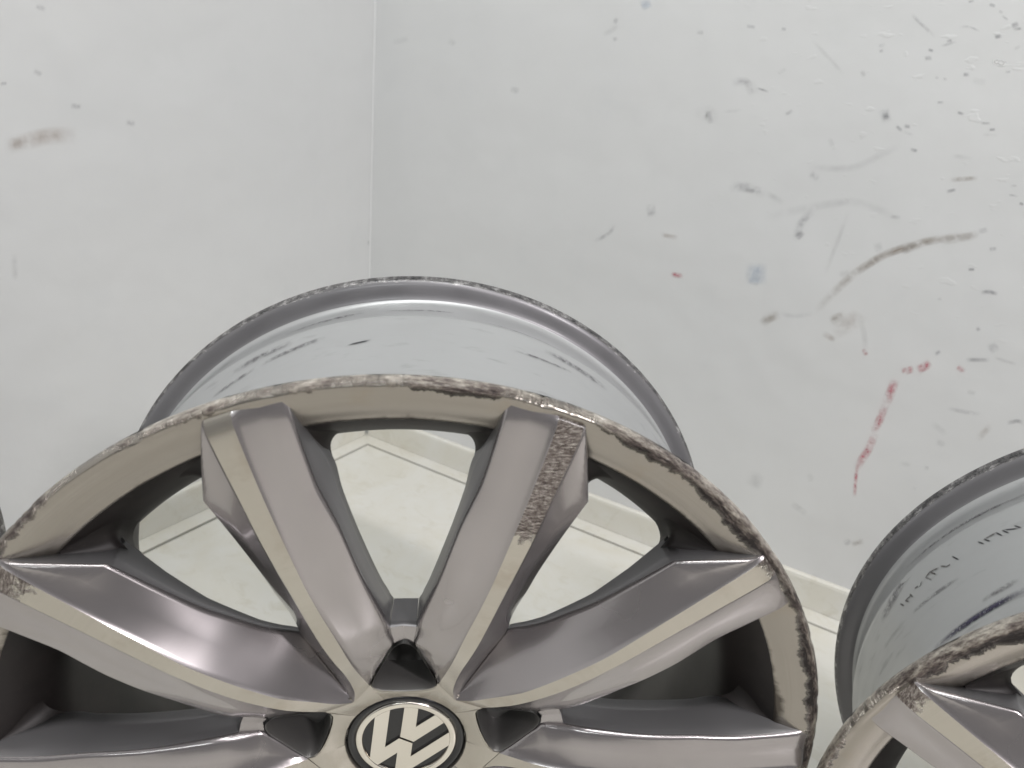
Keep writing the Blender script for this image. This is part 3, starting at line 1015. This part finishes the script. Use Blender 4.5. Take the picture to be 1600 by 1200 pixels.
def ink(root, mat, a0, a1, w0, w1, width, name='ink_streak', n=26):
    """streak on the tyre bed between two angles (deg from straight up, counter-clockwise) and depths (mm)"""
    b_ = MB()
    L, Rr = [], []
    for i in range(n):
        t = i / (n - 1)
        a = math.radians(a0 + (a1 - a0) * t)
        w = w0 + (w1 - w0) * t
        for lst, dw in ((L, -width / 2), (Rr, width / 2)):
            r = bed_radius(w + dw) + 0.35
            lst.append((-r / 1000 * math.sin(a), -(w + dw) / 1000, r / 1000 * math.cos(a)))
    b_.grid([L, Rr])
    me = b_.mesh(name, [mat])
    ul = me.uv_layers.new(name='UVMap')
    for lp in me.loops:
        vi = lp.vertex_index
        ul.data[lp.index].uv = ((vi % n) / (n - 1), 0.0 if vi < n else 1.0)
    obj(name, me, root, (0, 0, R))


def stroke(root, mat, segs, width, name):
    """pen strokes on the tyre bed: (angle, depth) to (angle, depth), joined into one piece of writing"""
    b_ = MB()
    uvs = []
    for a0, w0, a1, w1 in segs:
        p0 = np.array([math.radians(a0) * 212, w0])
        p1 = np.array([math.radians(a1) * 212, w1])
        t = (p1 - p0) / np.linalg.norm(p1 - p0)
        nn = np.array([-t[1], t[0]]) * width / 2
        p0, p1 = p0 - t * width * 0.3, p1 + t * width * 0.3
        L, Rr = [], []
        for i in range(5):
            q = p0 + (p1 - p0) * i / 4
            for lst, sg in ((L, 1), (Rr, -1)):
                k = q + nn * sg
                r = bed_radius(k[1]) + 0.35
                a = k[0] / 212
                lst.append((-r / 1000 * math.sin(a), -k[1] / 1000, r / 1000 * math.cos(a)))
        b_.grid([L, Rr])
        uvs += [(i / 4, 0.0) for i in range(5)] + [(i / 4, 1.0) for i in range(5)]
    me = b_.mesh(name, [mat])
    ul = me.uv_layers.new(name='UVMap')
    for lp in me.loops:
        ul.data[lp.index].uv = uvs[lp.vertex_index]
    return obj(name, me, root, (0, 0, R))


M_PEN = mat_mark('black_marker', (0.03, 0.03, 0.035), 0.22, 0.1, 200, 1.0)
M_PENF = mat_mark('smudged_marker', (0.10, 0.09, 0.085), 0.25, 0.3, 200, 0.9)
for seg_ in [(56.8, -145.6, 56.0, -141.2), (55.7, -144.8, 54.9, -140.9), (53.5, -145.4, 52.8, -140.6), (52.5, -145.0, 51.7, -140.4),
                        (52.3, -144.8, 50.1, -140.9), (50.5, -144.5, 49.7, -140.7), (48.6, -145, 47.8, -140.6), (48.6, -145, 47.0, -144.6), (46.0, -145, 45.2, -140.6), (61.9, -146.5, 61.0, -140.2)]:
    stroke(w_right, M_PEN, [seg_], 1.5, 'ink_stroke')
for seg_ in [(55.7, -144.8, 53.5, -145.2), (64.6, -145.2, 63.5, -141.3), (63.5, -141.3, 62.8, -141.2), (65.0, -144.8, 66.9, -147.0), (66.9, -147.0, 65.9, -141.2), (68.1, -145.6, 67.2, -140.2), (66.9, -147.0, 68.1, -145.6),
                         (69.1, -145.1, 70.0, -142.7), (71.1, -144.9, 70.2, -144.1), (72.6, -144.3, 72.2, -140.1), (74.1, -143.5, 73.3, -139.2), (72.3, -142.6, 74.0, -143.2), (75.5, -145.3, 74.8, -140.6)]:
    stroke(w_right, M_PENF, [seg_], 1.9, 'ink_stroke')
ink(w_right, M_INK, 71.5, 51.5, -87.5, -92.5, 8)
ink(w_right, M_INK, 66, 55, -87.5, -91, 6)
ink(w_right, M_INKF, 74, 62, -129.5, -127, 4)
ink(w_right, M_INKF, 60, 53, -100, -103, 5)
ink(w_right, M_INKF, 73, 46, -175.5, -173, 4.5, 'rubber_streak')
ink(w_right, M_INKF, 62, 50, -174, -173, 3.5, 'rubber_streak')
ink(w_right, M_INKF, 82, 70, -150, -160, 9, 'rubber_streak')
# rubber streaks on the middle wheel's bed
ink(w_mid, M_PEN, 14.2, 10.2, -133.2, -135.5, 2.2, 'rubber_streak')
for a0, a1, w0, w1, wd in ((30, 18, -141, -147, 5), (36, 24, -150, -152, 7), (27, 12, -176, -178, 5), (-8, -30, -168, -166, 3), (9, -4, -177, -177.5, 3), (-14, -26, -140, -143, 3), (40, 31, -136, -140, 5), (-20, -34, -152, -150, 6)):
    ink(w_mid, M_INKF, a0, a1, w0, w1, wd, 'rubber_streak')
